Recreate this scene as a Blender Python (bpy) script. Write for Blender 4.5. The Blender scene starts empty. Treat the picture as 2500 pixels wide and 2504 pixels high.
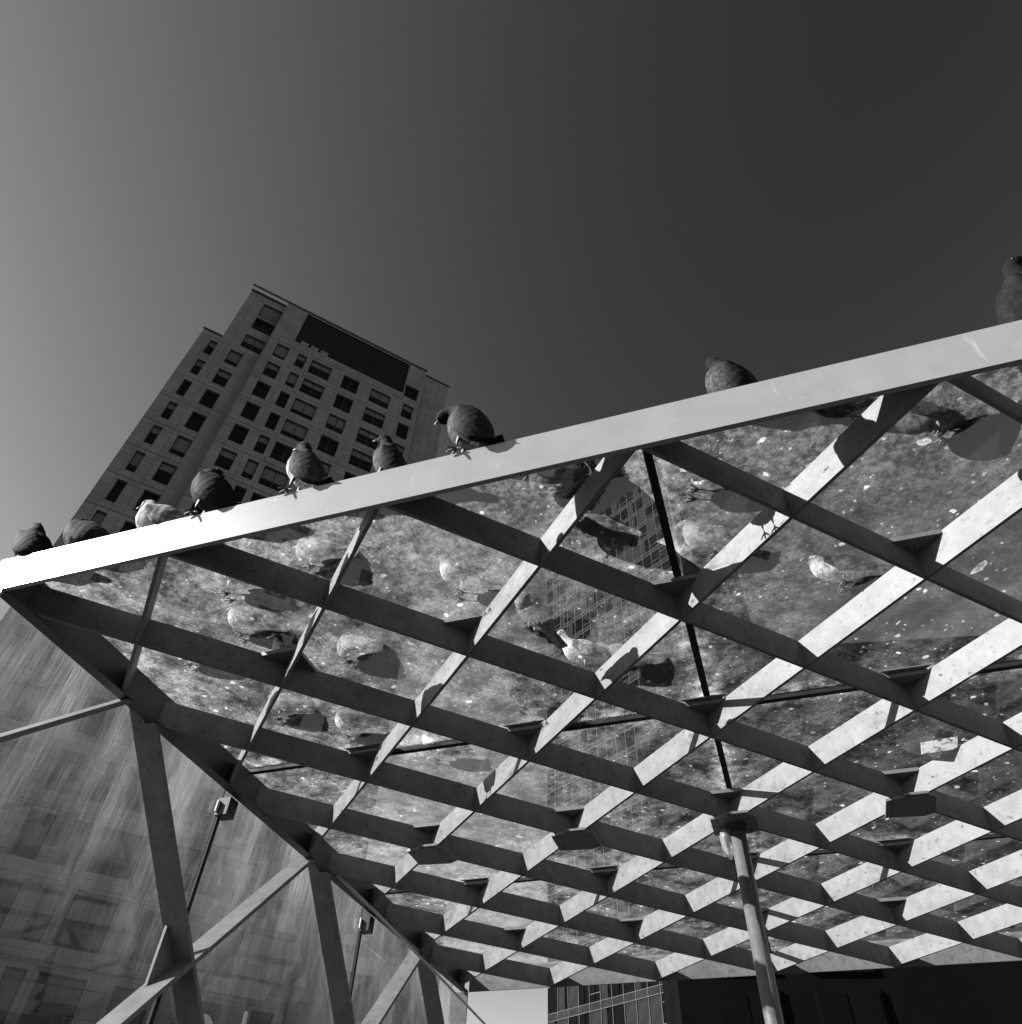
import bpy, bmesh, math, random
from mathutils import Vector, Matrix, noise
random.seed(7)
S = bpy.context.scene
COL = S.collection

# ------------------------------------------------------------------ camera
U = 0.86                     # metres per lattice unit (canopy node spacing along the fascia)
ZB = 1.5 + 2.0979 * U        # height of the underside of the beams
CAMX, CAMY, CAMZ = 3.1233 * U, -1.6274 * U, 1.5
R0 = ((0.9521372, 0.3037953, 0.0338099),
      (-0.2026095, 0.7100578, -0.6743644),
      (-0.2288757, 0.6352372, 0.7376243))     # rows: right, down, forward
cam_d = bpy.data.cameras.new("camera")
cam = bpy.data.objects.new("camera", cam_d)
COL.objects.link(cam)
cm = Matrix(((R0[0][0], -R0[1][0], -R0[2][0], CAMX),
             (R0[0][1], -R0[1][1], -R0[2][1], CAMY),
             (R0[0][2], -R0[1][2], -R0[2][2], CAMZ),
             (0, 0, 0, 1)))
cam.matrix_world = cm
cam_d.sensor_fit = 'HORIZONTAL'
cam_d.sensor_width = 36.0
cam_d.lens = 36.0 * 1802.33 / 2500.0
cam_d.clip_start = 0.05
cam_d.clip_end = 3000
S.camera = cam

# ------------------------------------------------------------------ sky, sun, exposure
SUN = Vector((-1.40, -0.63, 1.0)).normalized()
SUN_EL = math.asin(SUN.z)
SUN_AZ = math.atan2(SUN.x, SUN.y)      # from +Y towards +X
world = bpy.data.worlds.new("World")
S.world = world
world.use_nodes = True
nt = world.node_tree
nt.nodes.clear()
sky = nt.nodes.new('ShaderNodeTexSky')
sky.sky_type = 'NISHITA'
sky.sun_disc = False
sky.sun_elevation = SUN_EL
sky.sun_rotation = SUN_AZ
sky.air_density = 5.0
sky.dust_density = 0.0
sky.ozone_density = 1.0
sep = nt.nodes.new('ShaderNodeSeparateColor')   # red-filtered black and white film
pw = nt.nodes.new('ShaderNodeMath'); pw.operation = 'POWER'; pw.inputs[1].default_value = 3.09
bg = nt.nodes.new('ShaderNodeBackground')
bg.inputs['Strength'].default_value = 0.05
wo = nt.nodes.new('ShaderNodeOutputWorld')
nt.links.new(sky.outputs[0], sep.inputs[0])
nt.links.new(sep.outputs[0], pw.inputs[0])
ff = nt.nodes.new('ShaderNodeMath'); ff.operation = 'MULTIPLY'; ff.inputs[1].default_value = 0.0122   # filter factor
nt.links.new(pw.outputs[0], ff.inputs[0])
nt.links.new(ff.outputs[0], bg.inputs['Color'])
nt.links.new(bg.outputs[0], wo.inputs[0])

sun_d = bpy.data.lights.new("sun", 'SUN')
sun_d.energy = 5.0
sun_d.angle = math.radians(0.5)
sun_d.color = (1.0, 1.0, 1.0)
sun_o = bpy.data.objects.new("sun", sun_d)
COL.objects.link(sun_o)
sun_o.rotation_euler = SUN.to_track_quat('Z', 'Y').to_euler()
sun_o.location = SUN * 60

vs = S.view_settings
vs.view_transform = 'Standard'
vs.look = 'None'
vs.exposure = 1.9
vs.gamma = 1.0
vs.use_curve_mapping = False
S.render.engine = 'CYCLES'
S.cycles.max_bounces = 8
S.cycles.diffuse_bounces = 1
S.cycles.glossy_bounces = 3
S.cycles.transmission_bounces = 4
S.cycles.transparent_max_bounces = 16

# ------------------------------------------------------------------ materials
def new_mat(name):
    m = bpy.data.materials.new(name)
    m.use_nodes = True
    m.node_tree.nodes.clear()
    return m, m.node_tree.nodes, m.node_tree.links

def N(nodes, t, **kw):
    n = nodes.new(t)
    for k, v in kw.items():
        if k.startswith('i_'):
            key = k[2:]
            key = int(key) if key.isdigit() else key
            n.inputs[key].default_value = v
        else:
            setattr(n, k, v)
    return n

def g(v, a=1.0):
    return (v, v, v, a)

def ramp(nodes, links, src, stops):
    r = nodes.new('ShaderNodeValToRGB')
    e = r.color_ramp.elements
    while len(e) < len(stops):
        e.new(0.5)
    for el, (p, v) in zip(e, stops):
        el.position = p
        el.color = g(v)
    links.new(src, r.inputs[0])
    return r.outputs[0]

def mathn(nodes, links, op, a, b=None, c=None, clamp=False):
    n = nodes.new('ShaderNodeMath'); n.operation = op; n.use_clamp = clamp
    for i, x in enumerate((a, b, c)):
        if x is None: continue
        if isinstance(x, (int, float)): n.inputs[i].default_value = x
        else: links.new(x, n.inputs[i])
    return n.outputs[0]

def coords(nodes, links, kind='Object', scale=(1, 1, 1)):
    tc = nodes.new('ShaderNodeTexCoord')
    mp = nodes.new('ShaderNodeMapping')
    mp.inputs['Scale'].default_value = scale
    links.new(tc.outputs[kind], mp.inputs['Vector'])
    return mp.outputs[0]

def noise_tex(nodes, links, vec, scale, detail=4, rough=0.6):
    n = nodes.new('ShaderNodeTexNoise')
    n.inputs['Scale'].default_value = scale
    n.inputs['Detail'].default_value = detail
    n.inputs['Roughness'].default_value = rough
    links.new(vec, n.inputs['Vector'])
    return n.outputs['Fac']

def surface(name, base, var=0.15, scale=20, rough=0.5, spec=0.3, bump=0.0, bscale=60, vec_scale=(1, 1, 1),
            specks=0.0, speck_scale=40, metallic=0.0):
    """grey surface with mottling, dark specks of dirt and a fine relief"""
    m, nd, ln = new_mat(name)
    v = coords(nd, ln, 'Object', vec_scale)
    a = noise_tex(nd, ln, v, scale, 6, 0.65)
    col = ramp(nd, ln, a, [(0.3, base * (1 - var)), (0.7, min(0.95, base * (1 + var)))])
    if specks > 0:
        s = noise_tex(nd, ln, v, speck_scale, 3, 0.6)
        sf = ramp(nd, ln, s, [(0.60, 1.0), (0.68, 1.0 - specks)])
        mx = N(nd, 'ShaderNodeMix', data_type='RGBA', blend_type='MULTIPLY')
        mx.inputs['Factor'].default_value = 1.0
        ln.new(col, mx.inputs[6]); ln.new(sf, mx.inputs[7])
        col = mx.outputs[2]
    p = N(nd, 'ShaderNodeBsdfPrincipled')
    ln.new(col, p.inputs['Base Color'])
    p.inputs['Roughness'].default_value = rough
    p.inputs['Specular IOR Level'].default_value = spec
    p.inputs['Metallic'].default_value = metallic
    if bump > 0:
        bn = N(nd, 'ShaderNodeBump')
        bn.inputs['Strength'].default_value = bump
        bn.inputs['Distance'].default_value = 0.01
        b = noise_tex(nd, ln, v, bscale, 4, 0.6)
        ln.new(b, bn.inputs['Height'])
        ln.new(bn.outputs[0], p.inputs['Normal'])
    o = N(nd, 'ShaderNodeOutputMaterial')
    ln.new(p.outputs[0], o.inputs[0])
    return m

M = {}
M['beam'] = surface('painted_steel', 0.122, 0.24, 13, 0.55, 0.25, 0.05, 90, specks=0.42, speck_scale=34)
M['beam_plain'] = surface('dark_shaded_steel', 0.035, 0.15, 30, 0.5, 0.3)  # dark steel; on the edge beam the tone stands for shade
M['fascia'] = surface('white_gloss_fascia', 0.20, 0.03, 8, 0.32, 0.55, 0.02, 160)
def fascia_mat():
    m, nd, ln = new_mat('white_gloss_fascia')
    tc = nd.new('ShaderNodeTexCoord')
    def sn(scl, k, d=4):
        mp = N(nd, 'ShaderNodeMapping'); mp.inputs['Scale'].default_value = scl
        ln.new(tc.outputs['Object'], mp.inputs[0]); return noise_tex(nd, ln, mp.outputs[0], k, d, 0.65)
    base = ramp(nd, ln, sn((1, 1, 1), 7), [(0.3, 0.185), (0.7, 0.215)])
    drip = ramp(nd, ln, sn((26, 1, 2.2), 1.0, 3), [(0.64, 0.0), (0.72, 0.6)])
    rub = ramp(nd, ln, sn((1, 1, 1), 55, 5), [(0.62, 1.0), (0.72, 0.72)])
    spot = ramp(nd, ln, sn((1, 1, 1), 30, 2), [(0.72, 0.0), (0.76, 0.8)])
    f = mathn(nd, ln, 'MAXIMUM', drip, spot)
    mx = N(nd, 'ShaderNodeMix', data_type='RGBA'); ln.new(f, mx.inputs['Factor']); ln.new(base, mx.inputs[6]); mx.inputs[7].default_value = g(0.42)
    m2 = N(nd, 'ShaderNodeMix', data_type='RGBA', blend_type='MULTIPLY'); m2.inputs['Factor'].default_value = 1
    ln.new(mx.outputs[2], m2.inputs[6]); ln.new(rub, m2.inputs[7])
    p = N(nd, 'ShaderNodeBsdfPrincipled'); ln.new(m2.outputs[2], p.inputs['Base Color'])
    p.inputs['Roughness'].default_value = 0.32; p.inputs['Specular IOR Level'].default_value = 0.55
    o = N(nd, 'ShaderNodeOutputMaterial'); ln.new(p.outputs[0], o.inputs[0])
    return m
M['fascia'] = fascia_mat()
M['bracket'] = surface('bracket_steel', 0.13, 0.2, 60, 0.45, 0.4, 0.05, 80)
M['seal'] = surface('black_rubber_seal', 0.015, 0.2, 40, 0.7, 0.2)
M['column'] = surface('brushed_column_steel', 0.08, 0.18, 14, 0.38, 0.5, 0.04, 60, specks=0.3, speck_scale=30)
M['conduit'] = surface('pale_conduit', 0.55, 0.1, 30, 0.5, 0.3)
M['ground'] = surface('paving', 0.02, 0.25, 0.6, 0.8, 0.2, 0.2, 8)
M['paper'] = surface('paper', 0.75, 0.05, 60, 0.8, 0.1)


def schlick(nd, ln, f0=0.04):
    lw = N(nd, 'ShaderNodeLayerWeight'); lw.inputs['Blend'].default_value = 0.5
    p5 = mathn(nd, ln, 'POWER', lw.outputs['Facing'], 5.0)
    return mathn(nd, ln, 'MULTIPLY_ADD', p5, 1 - f0, f0)

def glass_clean(name='clear_glass', tint=0.93):
    m, nd, ln = new_mat(name)
    t = N(nd, 'ShaderNodeBsdfTransparent'); t.inputs[0].default_value = g(tint)
    gl = N(nd, 'ShaderNodeBsdfGlossy'); gl.inputs['Roughness'].default_value = 0.02; gl.inputs['Color'].default_value = g(0.9)
    mx = N(nd, 'ShaderNodeMixShader')
    ln.new(schlick(nd, ln), mx.inputs[0]); ln.new(t.outputs[0], mx.inputs[1]); ln.new(gl.outputs[0], mx.inputs[2])
    o = N(nd, 'ShaderNodeOutputMaterial'); ln.new(mx.outputs[0], o.inputs[0])
    return m

def dirt_out(nd, ln, mask, trans=(0.75, 0.5)):
    """dirty film: part of the light goes straight through, the rest is scattered"""
    t = N(nd, 'ShaderNodeBsdfTransparent'); t.inputs[0].default_value = g(0.95)
    tr = N(nd, 'ShaderNodeBsdfTranslucent'); tr.inputs[0].default_value = g(trans[0])
    df = N(nd, 'ShaderNodeBsdfDiffuse'); df.inputs[0].default_value = g(trans[1])
    m1 = N(nd, 'ShaderNodeMixShader'); m1.inputs[0].default_value = 0.35
    ln.new(tr.outputs[0], m1.inputs[1]); ln.new(df.outputs[0], m1.inputs[2])
    m2 = N(nd, 'ShaderNodeMixShader')
    ln.new(mask, m2.inputs[0]); ln.new(t.outputs[0], m2.inputs[1]); ln.new(m1.outputs[0], m2.inputs[2])
    o = N(nd, 'ShaderNodeOutputMaterial'); ln.new(m2.outputs[0], o.inputs[0])

def glass_roof_dirt():
    m, nd, ln = new_mat('fouled_roof_glass')
    geo = N(nd, 'ShaderNodeNewGeometry')
    pos = geo.outputs['Position']
    sx = N(nd, 'ShaderNodeSeparateXYZ'); ln.new(pos, sx.inputs[0])
    # more fouling towards the side wall, where the birds roost
    gx = N(nd, 'ShaderNodeMapRange'); gx.inputs[1].default_value = 0.4; gx.inputs[2].default_value = 4.2
    gx.inputs[3].default_value = 1.0; gx.inputs[4].default_value = 0.0
    ln.new(sx.outputs[0], gx.inputs[0])
    n1 = noise_tex(nd, ln, pos, 2.6, 6, 0.62)        # broad patches
    n2 = noise_tex(nd, ln, pos, 75, 6, 0.85)        # grain
    n3 = noise_tex(nd, ln, pos, 14, 6, 0.7)         # smears
    base = mathn(nd, ln, 'MULTIPLY_ADD', gx.outputs[0], 0.125, 0.022)
    patch = ramp(nd, ln, n1, [(0.36, 0.30), (0.50, 1.0), (0.66, 1.75)])
    base = mathn(nd, ln, 'MULTIPLY', base, patch)
    gr = ramp(nd, ln, n2, [(0.38, 0.35), (0.66, 2.1)])
    base = mathn(nd, ln, 'MULTIPLY', base, gr)
    sm = mathn(nd, ln, 'MULTIPLY', ramp(nd, ln, n3, [(0.56, 0.0), (0.74, 0.22)]), mathn(nd, ln, 'MULTIPLY_ADD', gx.outputs[0], 0.65, 0.12))
    base = mathn(nd, ln, 'ADD', base, sm)
    # droppings: small rings and spots
    def spots(scale, r0, r1, amt, thresh):
        v = N(nd, 'ShaderNodeTexVoronoi'); v.inputs['Scale'].default_value = scale
        wob = N(nd, 'ShaderNodeVectorMath', operation='MULTIPLY_ADD')
        nn = nd.new('ShaderNodeTexNoise'); nn.inputs['Scale'].default_value = scale * 2.5
        ln.new(pos, nn.inputs['Vector'])
        ln.new(nn.outputs['Color'], wob.inputs[0]); wob.inputs[1].default_value = (0.5 / scale,) * 3; ln.new(pos, wob.inputs[2])
        ln.new(wob.outputs[0], v.inputs['Vector'])
        d = ramp(nd, ln, v.outputs['Distance'], [(0.0, 0.55), (r0, 0.6), (r0 + 0.03, 1.0), (r1, 0.0)])
        sc = N(nd, 'ShaderNodeSeparateColor'); ln.new(v.outputs['Color'], sc.inputs[0])
        k = mathn(nd, ln, 'GREATER_THAN', sc.outputs[0], thresh)
        return mathn(nd, ln, 'MULTIPLY', mathn(nd, ln, 'MULTIPLY', d, k), amt)
    base = mathn(nd, ln, 'ADD', base, spots(13, 0.06, 0.17, 0.6, 0.45))
    base = mathn(nd, ln, 'ADD', base, spots(31, 0.08, 0.20, 0.40, 0.60))
    base = mathn(nd, ln, 'ADD', base, spots(5, 0.05, 0.11, 0.50, 0.55))
    # grime packed along the joints and the front edge
    for xj in (3.02 * U, 6.02 * U):
        dx = mathn(nd, ln, 'ABSOLUTE', mathn(nd, ln, 'SUBTRACT', sx.outputs[0], xj))
        nearj = N(nd, 'ShaderNodeMapRange'); nearj.inputs[1].default_value = 0.015; nearj.inputs[2].default_value = 0.09
        nearj.inputs[3].default_value = 0.35; nearj.inputs[4].default_value = 0.0
        ln.new(dx, nearj.inputs[0])
        base = mathn(nd, ln, 'ADD', base, mathn(nd, ln, 'MULTIPLY', nearj.outputs[0], ramp(nd, ln, n3, [(0.42, 0.0), (0.62, 1.0)])))
    for yj in (2.0 * U, 4.0 * U):
        dx = mathn(nd, ln, 'ABSOLUTE', mathn(nd, ln, 'SUBTRACT', sx.outputs[1], yj))
        nearj = N(nd, 'ShaderNodeMapRange'); nearj.inputs[1].default_value = 0.015; nearj.inputs[2].default_value = 0.11
        nearj.inputs[3].default_value = 0.35; nearj.inputs[4].default_value = 0.0
        ln.new(dx, nearj.inputs[0])
        base = mathn(nd, ln, 'ADD', base, mathn(nd, ln, 'MULTIPLY', nearj.outputs[0], ramp(nd, ln, n3, [(0.42, 0.0), (0.62, 1.0)])))
    # wiped and trodden patches, scratches
    n5 = noise_tex(nd, ln, pos, 7.5, 7, 0.75)
    base = mathn(nd, ln, 'MULTIPLY', base, ramp(nd, ln, n5, [(0.40, 0.22), (0.58, 1.3)]))
    # mess gathers under the perches along the fascia
    gy = N(nd, 'ShaderNodeMapRange'); gy.inputs[1].default_value = 0.05; gy.inputs[2].default_value = 0.9
    gy.inputs[3].default_value = 0.09; gy.inputs[4].default_value = 0.0
    ln.new(sx.outputs[1], gy.inputs[0])
    n6 = noise_tex(nd, ln, pos, 32, 7, 0.85)
    base = mathn(nd, ln, 'ADD', base, mathn(nd, ln, 'MULTIPLY', gy.outputs[0], ramp(nd, ln, n6, [(0.46, 0.0), (0.62, 2.2)])))
    mask = mathn(nd, ln, 'MINIMUM', base, 0.92)
    dirt_out(nd, ln, mask, (0.7, 0.45))
    return m

def glass_wall_dirt():
    m, nd, ln = new_mat('rain_streaked_glass')
    geo = N(nd, 'ShaderNodeNewGeometry')
    pos = geo.outputs['Position']
    def scaled(s):
        mp = N(nd, 'ShaderNodeMapping'); mp.inputs['Scale'].default_value = s
        ln.new(pos, mp.inputs[0]); return mp.outputs[0]
    n1 = noise_tex(nd, ln, scaled((1, 95, 2.6)), 1.0, 5, 0.75)
    n2 = noise_tex(nd, ln, scaled((1, 380, 8)), 1.0, 3, 0.7)
    n3 = noise_tex(nd, ln, scaled((1, 3.2, 1.3)), 1.0, 4, 0.6)
    n4 = noise_tex(nd, ln, scaled((1, 40, 40)), 1.0, 4, 0.7)
    sx = N(nd, 'ShaderNodeSeparateXYZ'); ln.new(pos, sx.inputs[0])
    # the film of dirt thins out towards the lower part
    hz = N(nd, 'ShaderNodeMapRange'); hz.inputs[1].default_value = ZB - 1.0; hz.inputs[2].default_value = ZB - 0.1
    hz.inputs[3].default_value = 0.004; hz.inputs[4].default_value = 0.125
    ln.new(sx.outputs[2], hz.inputs[0])
    a = ramp(nd, ln, n1, [(0.32, 0.55), (0.7, 1.5)])
    b = ramp(nd, ln, n2, [(0.35, 0.55), (0.7, 1.6)])
    c = ramp(nd, ln, n3, [(0.34, 0.35), (0.52, 0.9), (0.68, 1.7)])
    k = mathn(nd, ln, 'MULTIPLY', hz.outputs[0], a)
    k = mathn(nd, ln, 'MULTIPLY', k, b)
    k = mathn(nd, ln, 'MULTIPLY', k, c)
    sp = ramp(nd, ln, n4, [(0.66, 0.0), (0.74, 0.3)])
    sp = mathn(nd, ln, 'MULTIPLY', sp, ramp(nd, ln, n3, [(0.4, 0.0), (0.6, 0.6)]))
    k = mathn(nd, ln, 'ADD', k, sp)
    mask = mathn(nd, ln, 'MINIMUM', k, 0.9)
    dirt_out(nd, ln, mask, (0.7, 0.45))
    return m

M['glass'] = glass_clean()
M['tinted'] = glass_clean('tinted_glass', 0.66)
M['roof_dirt'] = glass_roof_dirt()
M['wall_dirt'] = glass_wall_dirt()

def tower_stone():
    m, nd, ln = new_mat('tower_stone_tiles')
    tc = nd.new('ShaderNodeTexCoord')
    sx = N(nd, 'ShaderNodeSeparateXYZ'); ln.new(tc.outputs['Object'], sx.inputs[0])
    cx = N(nd, 'ShaderNodeCombineXYZ')
    hs = mathn(nd, ln, 'ADD', sx.outputs[0], sx.outputs[1])
    ln.new(hs, cx.inputs[0]); ln.new(sx.outputs[2], cx.inputs[1])
    br = N(nd, 'ShaderNodeTexBrick')
    br.offset = 0.0
    br.inputs['Color1'].default_value = g(0.145); br.inputs['Color2'].default_value = g(0.175); br.inputs['Mortar'].default_value = g(0.05)
    br.inputs['Scale'].default_value = 1.0
    br.inputs['Mortar Size'].default_value = 0.012
    br.inputs['Brick Width'].default_value = 0.75
    br.inputs['Row Height'].default_value = 0.51
    ln.new(cx.outputs[0], br.inputs['Vector'])
    nz = noise_tex(nd, ln, tc.outputs['Object'], 0.5, 5, 0.6)
    f = ramp(nd, ln, nz, [(0.3, 0.85), (0.7, 1.1)])
    mx = N(nd, 'ShaderNodeMix', data_type='RGBA', blend_type='MULTIPLY'); mx.inputs['Factor'].default_value = 1
    ln.new(br.outputs['Color'], mx.inputs[6]); ln.new(f, mx.inputs[7])
    p = N(nd, 'ShaderNodeBsdfPrincipled'); p.inputs['Roughness'].default_value = 0.8; p.inputs['Specular IOR Level'].default_value = 0.15
    ln.new(mx.outputs[2], p.inputs['Base Color'])
    o = N(nd, 'ShaderNodeOutputMaterial'); ln.new(p.outputs[0], o.inputs[0])
    return m
M['stone'] = tower_stone()
M['tower_pane'] = surface('tower_window_glass', 0.005, 0.3, 0.7, 0.1, 0.3)
M['tower_frame'] = surface('tower_window_frame', 0.03, 0.1, 5, 0.5, 0.3)
M['blind'] = surface('pale_blind', 0.10, 0.1, 6, 0.8, 0.1)
M['louvre'] = surface('dark_louvre', 0.012, 0.3, 2, 0.6, 0.2)
M['far_dark'] = surface('dark_cladding', 0.004, 0.25, 0.5, 0.7, 0.0)
M['far_pane'] = surface('dark_curtain_glass', 0.004, 0.3, 0.6, 0.5, 0.0)
M['far_panel'] = surface('grey_cladding_panel', 0.017, 0.35, 0.7, 0.7, 0.0)
M['far_line'] = surface('pale_curtain_frame', 0.09, 0.1, 3, 0.6, 0.0)

# ------------------------------------------------------------------ mesh helpers
class MB:
    def __init__(self):
        self.v = []; self.f = []; self.m = []
    def quad(self, a, b, c, d, mi=0):
        i = len(self.v); self.v += [tuple(a), tuple(b), tuple(c), tuple(d)]
        self.f.append((i, i + 1, i + 2, i + 3)); self.m.append(mi)
    def box(self, x0, x1, y0, y1, z0, z1, mi=0, top=None):
        i = len(self.v)
        self.v += [(x0, y0, z0), (x1, y0, z0), (x1, y1, z0), (x0, y1, z0), (x0, y0, z1), (x1, y0, z1), (x1, y1, z1), (x0, y1, z1)]
        fs = [(0, 3, 2, 1), (4, 5, 6, 7), (0, 1, 5, 4), (1, 2, 6, 5), (2, 3, 7, 6), (3, 0, 4, 7)]
        for k, f in enumerate(fs):
            self.f.append(tuple(i + q for q in f)); self.m.append(top if (k == 1 and top is not None) else mi)
    def prism(self, lo, hi, mi=0):
        """two matching rings of points joined to a solid"""
        i = len(self.v); n = len(lo)
        self.v += [tuple(p) for p in lo] + [tuple(p) for p in hi]
        self.f.append(tuple(i + k for k in reversed(range(n)))); self.m.append(mi)
        self.f.append(tuple(i + n + k for k in range(n))); self.m.append(mi)
        for k in range(n):
            q = (k + 1) % n
            self.f.append((i + k, i + q, i + n + q, i + n + k)); self.m.append(mi)
    def tube(self, pts, rad, seg=10, mi=0):
        pts = [Vector(p) for p in pts]
        if not hasattr(rad, '__len__'): rad = [rad] * len(pts)
        rings = []
        up = Vector((0, 0, 1))
        for k, p in enumerate(pts):
            d = (pts[min(k + 1, len(pts) - 1)] - pts[max(k - 1, 0)]).normalized()
            a = d.cross(up)
            if a.length < 1e-3: a = d.cross(Vector((1, 0, 0)))
            a.normalize(); b = d.cross(a)
            i = len(self.v)
            for s in range(seg):
                t = 2 * math.pi * s / seg
                q = p + (a * math.cos(t) + b * math.sin(t)) * rad[k]
                self.v.append(tuple(q))
            rings.append(i)
        for r0, r1 in zip(rings, rings[1:]):
            for s in range(seg):
                q = (s + 1) % seg
                self.f.append((r0 + s, r0 + q, r1 + q, r1 + s)); self.m.append(mi)
        self.f.append(tuple(rings[0] + s for s in range(seg))); self.m.append(mi)
        self.f.append(tuple(rings[-1] + s for s in reversed(range(seg)))); self.m.append(mi)
    def mesh(self, name, mats, smooth=False):
        me = bpy.data.meshes.new(name)
        me.from_pydata(self.v, [], self.f)
        for mm in (mats if isinstance(mats, (list, tuple)) else [mats]):
            me.materials.append(mm)
        for p, mi in zip(me.polygons, self.m):
            p.material_index = mi
            p.use_smooth = smooth
        bm = bmesh.new(); bm.from_mesh(me)
        if smooth: bmesh.ops.remove_doubles(bm, verts=bm.verts, dist=1e-6)
        bmesh.ops.recalc_face_normals(bm, faces=bm.faces)
        bm.to_mesh(me); bm.free()
        return me

def link(name, me, parent=None):
    o = bpy.data.objects.new(name, me)
    COL.objects.link(o)
    if parent is not None: o.parent = parent
    return o

def build(mb, name, mats, parent=None, smooth=False):
    return link(name, mb.mesh(name, mats, smooth), parent)

def tag(o, label=None, cat=None, group=None, kind=None):
    if label: o['label'] = label
    if cat: o['category'] = cat
    if group: o['group'] = group
    if kind: o['kind'] = kind
    return o

def thing(name, label, cat, loc=(0, 0, 0), rotz=0.0, group=None):
    o = bpy.data.objects.new(name, None)
    o.empty_display_size = 0.2
    COL.objects.link(o)
    o.location = loc; o.rotation_euler = (0, 0, rotz)
    return tag(o, label, cat, group)

# ------------------------------------------------------------------ ground
mb = MB()
mb.quad((-400, -400, 0), (400, -400, 0), (400, 400, 0), (-400, 400, 0))
tag(build(mb, 'ground', M['ground']), 'dark paved ground of the square', None, None, 'structure')

# ------------------------------------------------------------------ canopy (lattice units -> metres, origin at the corner)
XR, YD = 10.5, 6.0            # extent of the roof
D = 0.15                     # beam depth
TH = 0.016                   # plate thickness
GZ = 0.185                   # underside of the glass
canopy = thing('glass_canopy', 'glass canopy on a diagonal lattice of steel beams, birds along its white fascia', 'canopy', (0, 0, ZB))

def sc(p):
    return tuple(c * U for c in p)

def clip_line(c, fam, x0, x1, y0, y1):
    """ends of x-y=c (fam A) or x+y=c (fam B) inside the rectangle"""
    if fam == 'A':
        lo = max(x0, y0 + c); hi = min(x1, y1 + c)
        return ((lo, lo - c), (hi, hi - c)) if hi > lo else None
    lo = max(x0, c - y1); hi = min(x1, c - y0)
    return ((lo, c - lo), (hi, c - hi)) if hi > lo else None

def roof_beam(c, fam, z0):
    off = TH / 2 * math.sqrt(2)
    x0, x1, y0, y1 = 0.15, XR, 0.018, YD - 0.004
    l = clip_line(c - off, fam, x0, x1, y0, y1)
    r = clip_line(c + off, fam, x0, x1, y0, y1)
    if not l or not r or (Vector(l[0]) - Vector(l[1])).length < 0.05: return
    ring = [l[0], l[1], r[1], r[0]]
    b = MB()
    b.prism([sc((x, y, z0)) for x, y in ring], [sc((x, y, D - z0 * 1.5)) for x, y in ring])
    build(b, 'beam', M['beam'], canopy)
for a in range(-5, 11): roof_beam(a, 'A', 0.0)
for b_ in range(1, 17): roof_beam(b_, 'B', 0.0022)

# fascia: front channel, back plate
b = MB()
b.box(0.03 * U, XR * U, -0.004 * U, 0.0165 * U, -0.003 * U, 0.205 * U)
f_front = build(b, 'fascia', M['fascia'], canopy)
b = MB(); b.box(0.03 * U, XR * U, 0.017 * U, 0.085 * U, 0.191 * U, 0.2035 * U)
build(b, 'fascia_flange', M['fascia'], canopy)
b = MB(); b.box(0.19 * U, XR * U, YD * U, (YD + 0.014) * U, -0.004 * U, 0.205 * U)
f = build(b, 'back_fascia', M['beam'], canopy)
b = MB(); b.box(XR * U + 0.001, (XR + 0.014) * U, 0.0, YD * U, 0.0, 0.205 * U)
build(b, 'end_fascia', M['beam'], canopy)
# edge beam over the side wall, its shade put into a darker colour
b = MB(); b.box(0.118 * U, 0.15 * U - 0.001, 0.02 * U, (YD - 0.01) * U, -0.003 * U, 0.18 * U)
eb = build(b, 'edge_beam', M['beam_plain'], canopy)
b = MB(); b.box(0.151 * U, 0.186 * U, 0.02 * U, (YD - 0.01) * U, -0.008 * U, 0.004 * U)
build(b, 'edge_flange', M['beam_plain'], canopy)

# glazing: large panes with black joints
ys = [0.09, 2.0, 4.0, 6.0]
xs = [0.0, 3.02, 6.02, 9.02, XR]
gap = 0.008
for i in range(4):
    for j in range(3):
        b = MB()
        b.box((xs[i] + gap) * U, (xs[i + 1] - gap) * U, (ys[j] + gap) * U, (ys[j + 1] - gap) * U, GZ * U, (GZ + 0.014) * U, 0, 1)
        build(b, 'glass_pane', [M['glass'], M['roof_dirt']], canopy)
JW = 0.017
for x in xs[1:4]:
    b = MB(); b.box((x - JW) * U, (x + JW) * U, ys[0] * U, ys[-1] * U, (GZ - 0.022) * U, (GZ - 0.001) * U)
    build(b, 'glazing_joint', M['seal'], canopy)
for y in ys[1:3]:
    segs = [0.16] + [x for x in xs[1:4]] + [XR]
    for k in range(4):
        b = MB(); b.box((segs[k] + (JW + 0.002 if k else 0)) * U, (segs[k + 1] - JW - 0.002) * U, (y - JW) * U, (y + JW) * U, (GZ - 0.022) * U, (GZ - 0.001) * U)
        build(b, 'glazing_joint', M['seal'], canopy)

# node brackets: small triangular plates in the crotch of each crossing, on the front side
def tri_bracket(x, y, z0, z1, w, back=False):
    s = -1 if not back else 1
    o = TH * 0.75
    b = MB()
    pts = [(x - w, y + s * (w + o)), (x + w, y + s * (w + o)), (x, y + s * o)]
    if back: pts.reverse()
    b.prism([sc((px, py, z0)) for px, py in pts], [sc((px, py, z1)) for px, py in pts])
    return build(b, 'bracket', M['bracket'], canopy)
for X in range(1, 11):
    for Y in range(1, 6):
        br = tri_bracket(X, Y, 0.132, 0.154, 0.10)
        if Y in (2, 4):
            tri_bracket(X, Y, 0.158, 0.163, 0.125)
        if Y % 2 == 1:
            bolt = MB(); bolt.tube([sc((X, Y - 0.06, 0.1365)), sc((X, Y - 0.06, 0.118))], 0.006 * U, 8)
            build(bolt, 'bolt', M['bracket'], br)
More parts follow.
